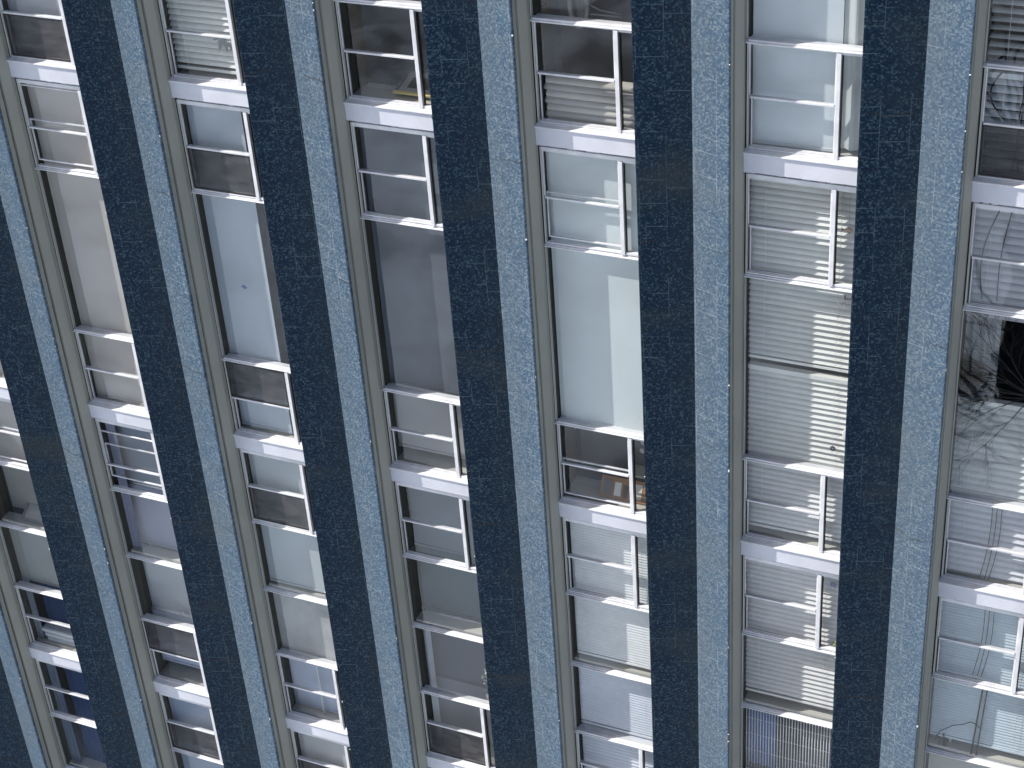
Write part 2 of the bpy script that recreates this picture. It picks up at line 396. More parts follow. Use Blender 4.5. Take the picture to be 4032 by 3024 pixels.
def sash_window(k, st, kind, zt, zm, zb):
    """double-hung pair with a narrow fixed side light; zt..zb clear opening, zm meeting rail"""
    x = k * P; w = M['white']
    f = MB()
    f.box(x + .009, x + .020, .028, .062, zb - .010, zt + .03, M['stile'])        # left stile
    f.box(x + .0015, x + .0088, .046, .062, zb - .010, zt + .03, M['seam'])
    f.box(x + .0015, x + .012, .0625, .349, zb - .012, zt + .03, M['reveal'])     # dark reveal behind it
    f.box(x + .020, x + XE, .028, .100, zt, zt + .03, w)                          # head
    f.box(x + XM0, x + XM1, .022, .066, zb - .010, zt - .0005, w)                 # mullion
    f.box(x + XM1 + .0005, x + XM1 + .005, .045, .066, zb, zt - .001, M['reveal'])
    f.box(x + XM1, x + XE, .034, .066, zt - .012, zt - .0005, w)                  # side light head bead
    f.box(x + .0205, x + XM0 - .0005, .034, .066, zb - .010, zb, w)               # bottom rail
    f.box(x + XM1 + .0005, x + XE, .030, .066, zb - .010, zb + .008, w)
    o = bpart('sash_window', f, bevel=.0022)
    up = MB(); lo = MB(); gl = MB()
    dz = RAISED.get((k, st, kind), 0); lz = LOWERED.get((k, st, kind), 0)
    up.box(x + .0205, x + .0280, .036, .050, zm - lz, zt - .001, w); up.box(x + XM0 - .009, x + XM0 - .0005, .036, .050, zm - lz, zt - .001, w)
    up.box(x + .0285, x + XM0 - .0095, .029, .0515, zm - .015 - lz, zm - .001 - lz, w)
    if lz: up.box(x + .0285, x + XM0 - .0095, .036, .050, zt - .002 - lz, zt + .006 - lz, w)
    bpart('upper_sash', up, o, bevel=.0015)
    yl = .052
    lo.box(x + .0205, x + .0290, .0500, .0515, zb, zm - .0165, M['seam'])
    lo.box(x + .0295, x + .037, yl, .0655, zb + dz, zm - .004 + dz, w); lo.box(x + XM0 - .010, x + XM0 - .0005, yl, .0655, zb + dz, zm - .004 + dz, w)
    lo.box(x + .0375, x + XM0 - .0105, yl, .0655, zb + dz, zb + .010 + dz, w)
    lo.box(x + .0375, x + XM0 - .0105, yl, .0655, zm - .012 + dz, zm - .004 + dz, w)
    if not dz:
        lo.box(x + .0205, x + XM0 - .001, .042, .0515, zb + .0005, zb + .006, M['caulk'])
    bpart('lower_sash', lo, o, bevel=.0015)
    pane(gl, x + .026, x + XM0 - .004, .043, zm - .004 - lz, zt + .004 - lz)
    pane(gl, x + .036, x + XM0 - .006, .059, zb + .006 + dz, zm - .006 + dz)
    pane(gl, x + XM1 + .004, x + XE - .003, .055, zb + .004, zt - .004)
    bpart('glass', gl, o)
    for s in 'ul':
        if (k, st, kind, s) in SCREENS:
            sc = MB(); a, b_ = (zm + .002, zt - .004) if s == 'u' else (zb + .002, zm - .020)
            sc.poly([(x + .034, .0345 if s == 'u' else .0405, a + .012), (x + XM0 - .012, .0345 if s == 'u' else .0405, a + .012), (x + XM0 - .012, .0345 if s == 'u' else .0405, b_ - .008), (x + .034, .0345 if s == 'u' else .0405, b_ - .008)], M['screen'])
            y0 = .031 if s == 'u' else .037
            for bx in ((x + .024, x + .034, a, b_), (x + XM0 - .012, x + XM0 - .003, a, b_), (x + .0345, x + XM0 - .0125, a, a + .012), (x + .0345, x + XM0 - .0125, b_ - .008, b_)):
                sc.box(bx[0], bx[1], y0, y0 + .0045, bx[2], bx[3], M['dark'])
            bpart('insect_screen', sc, o)
    return o
def bar(mb, x, z0, z1):
    """horizontal frame member with two stepped ledges, standing a little proud"""
    w = M['white']
    mb.sweepx([(.066, z0), (.024, z0), (.019, z0 + .003), (.019, z0 + .009), (.033, z0 + .012), (.033, z1 - .007), (.046, z1 - .004), (.046, z1), (.066, z1)], x + .0015, x + XE, w)
def fixed_window(k, z0, split):
    x = k * P; f = MB(); w = M['white']
    za, zb = z0 - .856, z0 - 2.3145
    bar(f, x, za - .025, za); bar(f, x, zb, zb + .025)
    f.box(x + .0015, x + .0085, .034, .062, zb + .0255, za - .0255, M['stile'])
    f.box(x + .0015, x + .009, .0625, .349, zb + .0255, za - .0255, M['reveal'])
    if split: bar(f, x, z0 - 1.598, z0 - 1.572)
    o = bpart('fixed_window', f, bevel=.0015)
    gl = MB()
    if split:
        pane(gl, x + .006, x + XE, .056, z0 - 1.576, za - .02); pane(gl, x + .006, x + XE, .056, zb + .02, z0 - 1.594)
    else: pane(gl, x + .006, x + XE, .056, zb + .02, za - .02)
    bpart('glass', gl, o)
def spandrel(k, z0):
    x = k * P; s = MB()
    s.box(x + .0015, x + .752, .0, .10, z0 + Z_SP1, z0 + Z_SP0 - .001, M['spandrel'])
    rnd = random.Random(int(k * 31 + z0 * 7)); xx = x + .002          # uneven bead of caulk under it
    while xx < x + .74:
        w = rnd.uniform(.02, .07); t = rnd.choice([.004, .006, .009])
        s.box(xx, min(xx + w, x + .75), .006, .028, z0 + Z_SP1 - t, z0 + Z_SP1 - .0005, M['caulk']); xx += w + rnd.uniform(0, .02)
    o = bpart('spandrel', s)
    l = MB()
    l.sweepx([(.066, z0 + .0005), (-.010, z0 + .0005), (-.013, z0 + .004), (-.011, z0 + .011), (.010, z0 + .015), (.024, z0 + .0165), (.024, z0 + .019), (.030, z0 + .0195), (.066, z0 + .0195)], x + .001, x + .753, M['white'])
    bpart('sill', l, o)
STOREYS = [3.02, 0.0, -3.0, -6.03]          # top of each storey's spandrel
def storey_split(st): return st >= 2
for st, z0 in enumerate(STOREYS):
    for k in range(K0, K1 + 1):
        spandrel(k, z0)
        sash_window(k, st, 'A', z0 - .178, z0 - .505, z0 - .846)
        fixed_window(k, z0, storey_split(st))
        zz = (STOREYS[st + 1] if st < 3 else -9.05)
        sash_window(k, st, 'B', z0 - 2.320, z0 - 2.650, zz + .030)
# floor slabs, rooms, ledges
XL, XR = (K0 - 1) * P + .765, (K1 + 1) * P + .03
for st, z0 in enumerate(STOREYS):
    zf = (STOREYS[st + 1] if st < 3 else -9.05)
    s = MB(); s.box(XL, XR, .101, 5.0, z0 - .122, z0 - .006, M['ceil']); bpart('floor_slab', s)
    c = MB(); c.box(XL, XR, .36, 4.9, zf - .0055, zf + .006, M['carpet']); bpart('carpet', c)
    w = MB(); w.box(XL, XR, 4.9, 5.0, zf, z0 - .123, M['wall_in']); bpart('back_wall', w)
    for k in range(K0, K1 + 1):
        x = k * P - .33
        if (k + st) % 2 == 0 or k in (2,):
            q = MB(); q.box(x, x + .1, .352, 4.899, zf + .0065, z0 - .124, M['wall_in']); bpart('partition', q)
    for k in range(K0, K1 + 1):
        x = k * P
        l = MB(); l.box(x + .002, x + .754, .101, .26, zf - .005, zf + .016, M['ledge']); bpart('window_ledge', l, bevel=.003)
        if storey_split(st):
            l = MB(); l.box(x + .002, x + .754, .101, .21, z0 - 1.603, z0 - 1.578, M['ledge']); bpart('window_ledge', l, bevel=.003)
s = MB(); s.box(XL, XR, .101, 5.0, -9.20, -9.056, M['ceil']); bpart('floor_slab', s)
for k in range(K0, K1 + 1):
    x = k * P
    bw = MB(); bw.box(x + .002, x + .753, .02, .34, GROUND, -9.225, M['spandrel']); bpart('base_wall', bw)
    bw = MB(); bw.box(x + .002, x + .753, .02, .34, 2.9715, TOP, M['spandrel']); bpart('parapet_wall', bw)
r_ = MB(); r_.box(XL, XR, .36, 5.0, 3.0, 3.2, M['concrete']); bpart('roof', r_)
for x in (XL - .205, XR + .001):
    e_ = MB(); e_.box(x, x + .2, .02, 5.0, GROUND, 3.2, M['concrete']); bpart('end_wall', e_)

# ------------------------------------------------------------------ names for places in the photo
COL = {-2: 'far left corner sliver', -1: 'window column cut by left edge', 0: 'first full window column', 1: 'second full window column', 2: 'third full window column', 3: 'fourth full window column',
       4: 'fifth full window column', 5: 'window column cut by right edge', 6: 'column beyond the right edge'}
ROW = ['top', 'middle', 'lower', 'bottom']
def roller(k, st, col, look, za, zb, x0=.020, x1=.752, y=.115, weave=0.0, noise=.04, scale=2.0, group='roller shades behind the windows', cat='roller shade', extra=''):
    x = k * P; z0 = STOREYS[st]
    t = Thing('roller_shade', (x + (x0 + x1) / 2, y, z0 + zb), f'{look}, {ROW[st]} storey, {COL[k]}{extra}', cat, group)
    m = MB(); mm = shade_mat(col, weave, noise, scale); n = 10
    for i in range(n):                 # gently bowed cloth with real thickness
        xa, xb = x + x0 + (x1 - x0) * i / n, x + x0 + (x1 - x0) * (i + 1) / n
        ya, yb = [y + .003 * math.sin(3 * q / n + k) for q in (i, i + 1)]
        m.poly([(xa, ya, z0 + zb), (xb, yb, z0 + zb), (xb, yb, z0 + za), (xa, ya, z0 + za)], mm)
    t.part('cloth', m, smooth=True)
    b_ = MB(); b_.box(x + x0, x + x1, y - .006, y + .006, z0 + zb - .022, z0 + zb - .0005, shade_mat([c * .92 for c in col])); t.part('hem_bar', b_, bevel=.002)
    r = MB(); r.tube([(x + x0 + .001, y + .02, z0 + za + .012), (x + x1 - .001, y + .02, z0 + za + .012)], .018, M['white'], 10); t.part('roller_tube', r, smooth=True)
    return t
def venetian(k, st, za, zb, look, col=(.745, .745, .70), pitch=.044, width=.052, tilt=62, x0=.010, x1=.753, y=.125, cords=True, extra='', jitter=2.0):
    x = k * P; z0 = STOREYS[st]; mm = pm(col, .45)
    t = Thing('venetian_blind', (x + (x0 + x1) / 2, y, z0 + zb), f'{look}, {ROW[st]} storey, {COL[k]}{extra}', 'blind', 'venetian blinds behind the windows')
    hb = MB(); hb.box(x + x0, x + x1, y - .024, y + .024, z0 + za - .035, z0 + za, mm); t.part('head_rail', hb, bevel=.003)
    s = MB(); z = z0 + za - .035 - pitch * .5; rnd = random.Random(k * 13 + st)
    while z > z0 + zb + .03:
        a = R(tilt + rnd.uniform(-jitter, jitter)); n = 3; pts = []
        dz = rnd.uniform(-.0015, .0015)
        for i in range(n + 1):         # slightly crowned slat, outer edge low
            q = -width / 2 + width * i / n; cr = .0035 * (1 - (2 * i / n - 1) ** 2)
            pts.append((y + q * math.cos(a) - cr * math.sin(a), z + dz + q * math.sin(a) + cr * math.cos(a)))
        prof = pts + [(py + .0012 * math.sin(a), pz - .0012 * math.cos(a)) for py, pz in reversed(pts)]
        s.sweepx(prof, x + x0, x + x1, mm); z -= pitch
    t.part('slats', s)
    br = MB(); br.box(x + x0, x + x1, y - .014, y + .014, z0 + zb, z0 + zb + .022, mm); t.part('bottom_rail', br, bevel=.003)
    if cords:
        c = MB()
        for cx in (.12, .60): c.tube([(x + cx, y - .03, z0 + za - .03), (x + cx, y - .031, z0 + zb + .02)], .0012, mm, 4)
        t.part('ladder_cord', c)
    return t
def curtain(k, st, x0, x1, za, zb, col, look, y=.15, amp=.012, waves=3, group='curtain strips', cat='curtain'):
    x = k * P; z0 = STOREYS[st]; m = MB(); mm = shade_mat(col); n = max(10, waves * 8); th = .004
    f = [(x + x0 + (x1 - x0) * i / n, y + amp * math.sin(2 * math.pi * waves * i / n)) for i in range(n + 1)]
    prof = f + [(a, b + th) for a, b in reversed(f)]
    m.extrude(prof, z0 + zb, z0 + za, mm)
    return single('curtain', m, f'{look}, {ROW[st]} storey, {COL[k]}', cat, group, smooth=False)

PALE = (.60, .64, .66); BLUEP = (.50, .56, .62); GREYB = (.30, .34, .38); BEIGE = (.57, .535, .50)
# ---- column cut by the left edge
roller(-1, 1, (.50, .46, .42), 'warm beige shade', -.20, -2.96)
roller(-1, 2, (.44, .41, .385), 'beige shade over the raised sash', -.20, -.95)
roller(-1, 2, (.40, .395, .37), 'grey beige shade behind a slanting frame', -.98, -1.53, y=.26)
roller(-1, 2, (.40, .41, .39), 'grey green shade in the lower fixed pane', -1.63, -2.27, y=.14)
curtain(-1, 2, .100, .752, -2.29, -3.02, (.042, .070, .150), 'dark navy curtain above the white spandrel', y=.24, waves=5)
curtain(-1, 2, .014, .090, -2.29, -3.0, (.30, .34, .40), 'narrow pale grey curtain beside navy one', y=.14)
curtain(-1, 3, .130, .752, -.17, -2.95, (.045, .082, .185), 'deep blue curtain', y=.24, waves=5)
curtain(-1, 3, .014, .125, -.17, -2.95, (.22, .27, .36), 'pale blue grey curtain edge', y=.14)
roller(-2, 3, GREYB, 'grey shade', -.17, -2.9); roller(-2, 2, GREYB, 'grey shade', -.17, -2.9)
# ---- first full column
roller(0, 0, (.52, .55, .58), 'pale grey shade behind half screened window', -.2, -2.98)
roller(0, 1, BEIGE, 'tall beige woven shade', -.185, -2.965, weave=.05)
roller(0, 2, (.31, .35, .42), 'slate blue shade behind the raised and lowered sashes', -.2, -.86, y=.20)
curtain(0, 2, .014, .105, -.17, -1.56, (.42, .43, .55), 'narrow lavender curtain beside slate shade', y=.13)
roller(0, 2, (.34, .36, .46), 'lavender grey shade above the sunlit ledge', -.92, -1.53, y=.20)
roller(0, 2, (.44, .475, .50), 'grey shade behind frosty fern fronds', -1.64, -2.29, y=.20)
roller(0, 2, (.50, .55, .67), 'blue grey shade behind screened upper sash', -2.31, -2.88, y=.18)
roller(0, 3, (.36, .42, .54), 'blue grey shade above a lower screen', -.18, -2.9, y=.13)
curtain(1, 1, .490, .752, -.19, -2.95, (.030, .042, .085), 'added narrow navy strip for the dim gap beside pale shade', y=.17)  # added cloth; its navy stands for the dimness of the gap
# ---- second full column
venetian(1, 0, -.2, -2.965, 'closed white venetian blind behind plant leaves', tilt=50, y=.125)
roller(1, 1, BLUEP, 'pale blue grey shade short of the right jamb', -.19, -2.94, x1=.475)
roller(1, 2, (.53, .58, .60), 'pale shade ending above its ledge', -.19, -1.53)
roller(1, 2, (.46, .46, .455), 'mottled grey shade in the lower fixed pane', -1.63, -2.29, noise=.16, scale=5)
roller(1, 2, (.46, .52, .65), 'misty blue shade beside a white pole', -2.31, -2.97, y=.17, noise=.15, scale=4)
roller(1, 3, (.56, .57, .57), 'light grey shade at the bottom', -.18, -2.9)
# ---- third full column
roller(2, 1, (.135, .155, .185), 'tall slate grey shade', -.19, -2.275, y=.125, noise=.12, scale=3)
roller(2, 2, (.23, .26, .29), 'added grey dim room panel behind the draped valance', -.20, -.86, y=.20)  # added panel; its grey stands for the dim room
roller(2, 2, (.115, .15, .165), 'added dark grey green dim room panel above the bare ledge', -.90, -1.54, y=.235, noise=.10, scale=2)  # added panel, the room's dimness put into its colour
roller(2, 2, (.105, .108, .130), 'added charcoal dim room panel beside the narrow white curtain', -1.63, -2.28, y=.24)  # added panel, charcoal in place of an unlit room
roller(2, 2, (.19, .195, .225), 'added grey dim room panel over the lowest sashes', -2.30, -2.95, y=.24)  # added panel, grey in place of a dim room
roller(3, 1, (.165, .168, .19), 'added grey dim room panel behind the photo board', -2.30, -2.96, y=.42)  # added panel for the dim wall at the back
roller(3, 0, (.105, .11, .125), 'added dark grey dim room panel behind cream folds and pale stool', -.2, -2.96, y=.45)  # added panel, darkness of the room put into its grey
roller(2, 1, (.40, .40, .40), 'added grey panel for the brighter reflection under the dark pane', -2.31, -2.86, y=.14, noise=.08)  # added panel; brighter reflected snow is put into its grey
curtain(2, 2, .030, .095, -1.62, -2.99, (.56, .60, .64), 'narrow white curtain beside a dark room', y=.15)
roller(2, 3, (.55, .56, .57), 'light grey shade at the frame bottom', -.18, -2.9)
# ---- fourth full column
roller(3, 1, (.76, .82, .82), 'large pale mint shade half in sun', -.19, -2.285, y=.10)
venetian(3, 2, -.19, -1.53, 'fine white mini blind above a ledge', (.74, .75, .74), .026, .031, 58, x0=.030, y=.12, jitter=1.0)
venetian(3, 2, -1.63, -2.27, 'fine bluish white mini blind in lower fixed pane', (.66, .70, .77), .026, .031, 58, x0=.030, y=.12, jitter=1.0)
venetian(3, 2, -2.29, -2.97, 'white blind at the lowest sash', (.66, .70, .77), .036, .043, 55, x0=.030, y=.12)
# ---- fifth full column
roller(4, 0, (.74, .80, .83), 'very pale blue shade half in sun', -.2, -2.975, x1=.56, y=.12)
curtain(4, 0, .565, .752, -.2, -2.97, (.62, .66, .66), 'white folded curtain beside pale blue shade', y=.12, amp=.014, waves=2)
venetian(4, 1, -.19, -1.535, 'white venetian blind with fish ornament in front', tilt=44)
venetian(4, 1, -1.585, -2.30, 'white venetian blind below a dark gap', tilt=44)
venetian(4, 1, -2.33, -2.93, 'white venetian blind just above the spandrel', (.74, .735, .715), tilt=44)
venetian(4, 2, -.19, -1.50, 'cream venetian blind with blue flower in front', (.74, .725, .70), tilt=46)
# ---- column cut by the right edge
venetian(5, 0, -.2, -2.35, 'open slatted blind before a dark room', (.62, .64, .62), .050, .048, 12)
venetian(5, 0, -2.37, -2.97, 'open grey blind behind curved wire reflections', (.62, .64, .66), .050, .048, 30, extra='')
venetian(5, 1, -.19, -.96, 'grey white blind behind thin branches', (.62, .62, .65), .052, .062, 48)
venetian(5, 1, -1.56, -2.30, 'pale blind below the black opening', (.66, .68, .66), .052, .062, 48)
venetian(5, 1, -2.34, -2.96, 'pale blind behind wavy wire reflections', (.66, .67, .70), .052, .062, 48)
venetian(5, 2, -.19, -1.50, 'pale blue mini blind behind a small antenna reflection', (.52, .60, .65), .026, .031, 58, jitter=1.0)
roller(5, 2, (.55, .55, .50), 'cream shade at the bottom right corner', -1.63, -2.9)
roller(6, 0, PALE, 'pale shade', -.2, -2.9); roller(6, 1, PALE, 'pale shade', -.2, -2.9); roller(6, 2, PALE, 'pale shade', -.2, -2.9)

# ------------------------------------------------------------------ small things behind the glass
def at(k, x, z): return k * P + x, z
# slanting grey picture frame on the ledge, left edge of the photo
def frame_thing(loc, w, d, tilt, cols, label, rotz=0.0):
    t = Thing('picture_frame', loc, label, 'picture frame')
    mo = Matrix.Translation(Vector(loc)) @ Matrix.Rotation(rotz, 4, 'Z') @ Matrix.Rotation(R(tilt), 4, 'X')
    def slab(x0, x1, y0, y1, z0, z1, m):
        mb = MB(); mb.box(x0, x1, y0, y1, z0, z1, m); mb.v = [tuple(mo @ Vector(v)) for v in mb.v]; return mb
    fr = MB(); b = .022
    for q, mm in (((0, w, 0, b), cols[0]), ((0, w, d - b, d), cols[1]), ((0, b, b, d - b), cols[1]), ((w - b, w, b, d - b), cols[1])):
        s = slab(q[0], q[1], q[2], q[3], 0, .014, mm); o = len(fr.v); fr.v += s.v
        for f_, i_ in zip(s.f, s.mi): fr.f.append(tuple(o + a for a in f_)); fr.mi.append(fr.slot(s.ms[i_]))
    t.part('rim', fr, bevel=.001)
    t.part('mat_board', slab(b, w - b, b, d - b, 0, .006, cols[2]))
    t.part('print', slab(b + .05, w - b - .05, b + .05, d - b - .05, .0065, .008, cols[3]))
    return t
frame_thing((2 * P + .30, .14, .045), .55, .26, 12, [pm((.72, .60, .25)), pm((.16, .16, .17)), pm((.42, .42, .42)), pm((.06, .06, .065))], 'gold edged picture frame lying on the sill, third full window column')
frame_thing((-1 * P + .20, .135, -3.0 - 1.57), .5, .18, 35, [pm((.24, .24, .22)), pm((.24, .24, .22)), pm((.42, .42, .40)), pm((.46, .46, .43))], 'grey picture frame leaning on ledge, window column cut by left edge')
# white stack on the sill (left edge)
t = Thing('towel_stack', (-P + .30, .17, -6.03 + .017), 'three folded white towels stacked in the navy curtained window', 'towels')
for i in range(3):
    mb = MB(); z = -6.03 + .018 + i * .052
    mb.box(-P + .13 - i * .02, -P + .60, .125, .215, z, z + .046, pm((.62, .64, .66), .9)); t.part('towel', mb, bevel=.018)
# plant leaves in front of the white blind (second column, top)
t = Thing('leaf_cluster', (P + .46, .088, .20), 'grey leaf cluster hanging before the white venetian blind, top storey', 'leaves')
lm = pm((.20, .21, .21), .6); lf = MB(); rnd = random.Random(4)
for (a, L_, cx, cz) in ((-1.9, .12, .43, .335), (-1.5, .10, .455, .325), (-1.2, .085, .48, .31), (-2.5, .06, .41, .34), (-.8, .08, .50, .32), (.2, .05, .47, .33), (2.9, .05, .44, .335)):
    c = Vector((P + cx, .088, cz)); d = Vector((math.cos(a), 0, math.sin(a))); nrm = Vector((-d.z, 0, d.x)); yy = Vector((0, .006, 0))
    lf.poly([c, c + d * L_ * .35 + nrm * .017 + yy, c + d * L_ * .7 + nrm * .012, c + d * L_, c + d * L_ * .6 - nrm * .010, c + d * L_ * .3 - nrm * .016 - yy], lm)
t.part('leaves', lf)
st_ = MB(); st_.tube([(P + .41, .089, .342), (P + .46, .089, .335), (P + .52, .089, .33)], .004, lm); t.part('stem', st_)
# blue diamond sticker
mb = MB(); c = (P + .292, -1.638)
front = [(c[0] - .026, c[1] + .004), (c[0] + .002, c[1] - .020), (c[0] + .026, c[1] - .004), (c[0] - .002, c[1] + .020)]
mb.poly([(a, .060, b) for a, b in front], pm((.07, .08, .30))); mb.poly([(a, .062, b) for a, b in reversed(front)], pm((.07, .08, .30)))
for i in range(4):
    a, b = front[i], front[(i + 1) % 4]; mb.poly([(a[0], .060, a[1]), (a[0], .062, a[1]), (b[0], .062, b[1]), (b[0], .060, b[1])], pm((.07, .08, .30)))
single('sticker', mb, 'small blue diamond sticker on tall pane, second full window column', 'sticker')
# fish ornament
t = Thing('fish_ornament', (4 * P + .645, .088, -.52), 'golden brown fish ornament hanging in the narrow side light', 'ornament')
fm = pm((.36, .21, .08), .4); fd = pm((.10, .06, .03), .4)
b_ = MB(); b_.blob((4 * P + .650, .088, -.478), .026, .008, .014, fm); t.part('body', b_, smooth=True)
f_ = MB(); X = 4 * P
f_.poly([(X + .630, .088, -.478), (X + .600, .087, -.462), (X + .608, .088, -.478), (X + .598, .089, -.496)], fd)
f_.poly([(X + .640, .087, -.466), (X + .655, .088, -.452), (X + .664, .089, -.466)], fd); f_.poly([(X + .645, .087, -.490), (X + .655, .088, -.506), (X + .662, .089, -.490)], fd)
t.part('fins', f_); f_ = MB(); f_.tube([(X + .650, .088, -.464), (X + .650, .088, -.20)], .0006, fd, 4); t.part('string', f_)
# blue flower
t = Thing('flower_ornament', (4 * P + .647, .088, -3.33), 'small violet blue flower ornament in the side light', 'ornament')
b_ = MB()
for i in range(6):
    a = i * math.pi / 3; b_.blob((4 * P + .647 + .014 * math.cos(a), .088, -3.292 + .014 * math.sin(a)), .010, .003, .010, pm((.08, .08, .26)), 8, 6)
t.part('petals', b_, smooth=True); b_ = MB(); b_.blob((4 * P + .647, .085, -3.292), .007, .003, .007, pm((.16, .18, .42)), 8, 6); t.part('centre', b_, smooth=True)
# green pot with dark bloom
t = Thing('frog_ornament', (4 * P + .680, .088, -3.0 - .840), 'small green frog shaped ornament at the side light bottom', 'ornament')
zb_ = -3.854
b_ = MB(); b_.blob((4 * P + .680, .085, zb_ + .020), .020, .012, .020, pm((.30, .36, .14)), 10, 8); b_.blob((4 * P + .684, .085, zb_ + .046), .012, .010, .012, pm((.30, .36, .14)), 10, 8); t.part('body', b_, smooth=True)
b_ = MB(); b_.blob((4 * P + .672, .074, zb_ + .052), .006, .005, .007, M['dark'], 8, 6); t.part('eye', b_, smooth=True)
# hanging bits on the tall fixed pane, fifth column
X = 4 * P
mb = MB(); mb.box(X + .644, X + .654, .068, .074, -.965, -.930, pm((.10, .02, .03))); mb.box(X + .6545, X + .690, .069, .073, -.960, -.953, pm((.12, .10, .10)))
single('hook', mb, 'dark red hook stuck to the tall pane, fifth full window column', 'hook', 'pane trinkets')
mb = MB(); n = 20
mb.tube([(X + .640 + .014 * math.cos(6.2832 * i / n), .070, -1.0 + .014 * math.sin(6.2832 * i / n)) for i in range(n + 1)], .003, pm((.25, .27, .29))); mb.tube([(X + .668 + .011 * math.cos(6.2832 * i / n), .070, -1.004 + .011 * math.sin(6.2832 * i / n)) for i in range(n + 1)], .003, pm((.25, .27, .29)))
single('suncatcher', mb, 'pair of linked grey rings on the tall pane below the hook', 'suncatcher', 'pane trinkets', smooth=True)
mb = MB(); pts = []
for i in range(10):
    r = .016 if i % 2 == 0 else .007; pts.append((X + .610 + r * math.cos(i * .628), -1.088 + r * math.sin(i * .628)))
mb.poly([(a, .0665, b) for a, b in pts], pm((.14, .20, .19))); mb.poly([(a, .0695, b) for a, b in reversed(pts)], pm((.14, .20, .19)))
single('star_ornament', mb, 'small dark green star on the tall pane under the rings', 'ornament', 'pane trinkets')
mb = MB()
for i in range(7): mb.blob((X + .608 + .012 * math.cos(i * .9), .072, -2.12 + .013 * math.sin(i * .9)), .009, .004, .009, pm((.05, .03, .08)), 8, 6)
mb.tube([(X + .575, .071, -2.110), (X + .600, .071, -2.116)], .004, pm((.7, .7, .66)))
single('rosette', mb, 'dark purple rosette low on the tall pane, fifth full window column', 'ornament', 'pane trinkets', smooth=True)
mb = MB(); mb.blob((X + .690, .072, -1.99), .022, .004, .045, pm((.82, .82, .80)), 14, 10)
single('oval_tag', mb, 'white oval tag on the tall pane beside dark mosaic edge', 'tag', 'pane trinkets', smooth=True)
# hoop and rods in the dark top room (fourth column)
t = Thing('hoop_chair', (3 * P + .20, .30, .66), 'pale round rimmed stool with thin legs lying in the dark room', 'stool')
b_ = MB(); n = 28; hm = pm((.24, .24, .235))
b_.tube([(3 * P + .215 + .06 * math.cos(6.2832 * i / n), .30, .735 + .15 * math.sin(6.2832 * i / n)) for i in range(n + 1)], .016, hm, 8); t.part('rim', b_, smooth=True)
b_ = MB(); b_.tube([(3 * P + .24, .31, .67), (3 * P + .50, .31, .67)], .006, hm); b_.tube([(3 * P + .26, .31, .74), (3 * P + .36, .31, .70), (3 * P + .50, .31, .685)], .005, hm); t.part('legs', b_, smooth=True)
b_ = MB(); b_.blob((3 * P + .225, .325, .735), .045, .006, .13, pm((.12, .12, .115))); t.part('seat', b_, smooth=True)
# folded fabric stack behind the lower sash (fourth column, top)
t = Thing('folded_fabric', (3 * P + .39, .15, .019), 'cream fabric in horizontal folds, half sunlit, fourth full window column', 'fabric')
for i in range(6):
    z = .045 + i * .043; a, b = 3 * P + .030 + .012 * (i % 2), 3 * P + .745
    prof = [(.150 + .045 * math.cos(q * math.pi / 6), z + .026 * math.sin(q * math.pi / 6) + .004 * i) for q in range(12)]
    mb = MB(); mb.sweepx(prof, a, b, shade_mat((.60, .57, .52) if i % 2 else (.46, .44, .42), 0, .12, 3)); t.part('fold', mb, smooth=False, bevel=.006)
# photo board and box on the sill (fourth column, middle)
Zs = -3.0 + .017
t = Thing('photo_board', (3 * P + .52, .20, Zs), 'brown wooden board with small photos leaning on the sill', 'photo board')
def leant(mb, ang, y, z):
    mo = Matrix.Translation((0, y, z)) @ Matrix.Rotation(R(ang), 4, 'X'); mb.v = [tuple(mo @ Vector(v)) for v in mb.v]; return mb
bd = MB(); bd.box(3 * P + .265, 3 * P + .752, 0, .018, .012, .175, pm((.30, .16, .08))); t.part('board', leant(bd, -28, .135, Zs), bevel=.006)
for i, (xa, w, col) in enumerate(((.285, .07, (.14, .13, .14)), (.375, .05, (.66, .66, .64)), (.44, .035, (.07, .07, .08)), (.53, .055, (.62, .60, .55)), (.62, .05, (.06, .05, .05)), (.70, .03, (.55, .5, .45)))):
    pb = MB(); pb.box(3 * P + xa, 3 * P + xa + w, -.003, -.0005, .030 + .008 * (i % 2), .150 - .012 * (i % 3), pm(col)); t.part('photo', leant(pb, -28, .135, Zs))
mb = MB(); mb.box(3 * P + .46, 3 * P + .752, .26, .39, Zs, Zs + .15, pm((.06, .09, .09))); mb.box(3 * P + .455, 3 * P + .7525, .255, .393, Zs + .1505, Zs + .168, pm((.5, .5, .46)))
single('storage_box', mb, 'dark teal storage box with cream lid behind the photo board', 'box', bevel=.004)
t = Thing('orchid', (3 * P + .66, .22, Zs + .169 - .169), 'white petalled orchid behind the narrow side light, fourth full window column', 'flower')
b_ = MB(); wp = pm((.42, .43, .38), .6)
for (dx, dz) in ((.61, .47), (.66, .50), (.70, .45), (.65, .43), (.62, .54)): b_.blob((3 * P + dx, .17, Zs + dz), .032, .010, .024, wp, 10, 6)
t.part('petals', b_, smooth=True); b_ = MB(); b_.tube([(3 * P + .66, .19, Zs), (3 * P + .665, .18, Zs + .3), (3 * P + .65, .175, Zs + .52)], .004, pm((.08, .12, .05))); t.part('stem', b_)
mb = MB(); mb.tube([(3 * P + .66, .20, Zs), (3 * P + .66, .20, Zs + .09)], [.035, .048], pm((.35, .33, .3)), 14); t.part('pot', mb, smooth=True)
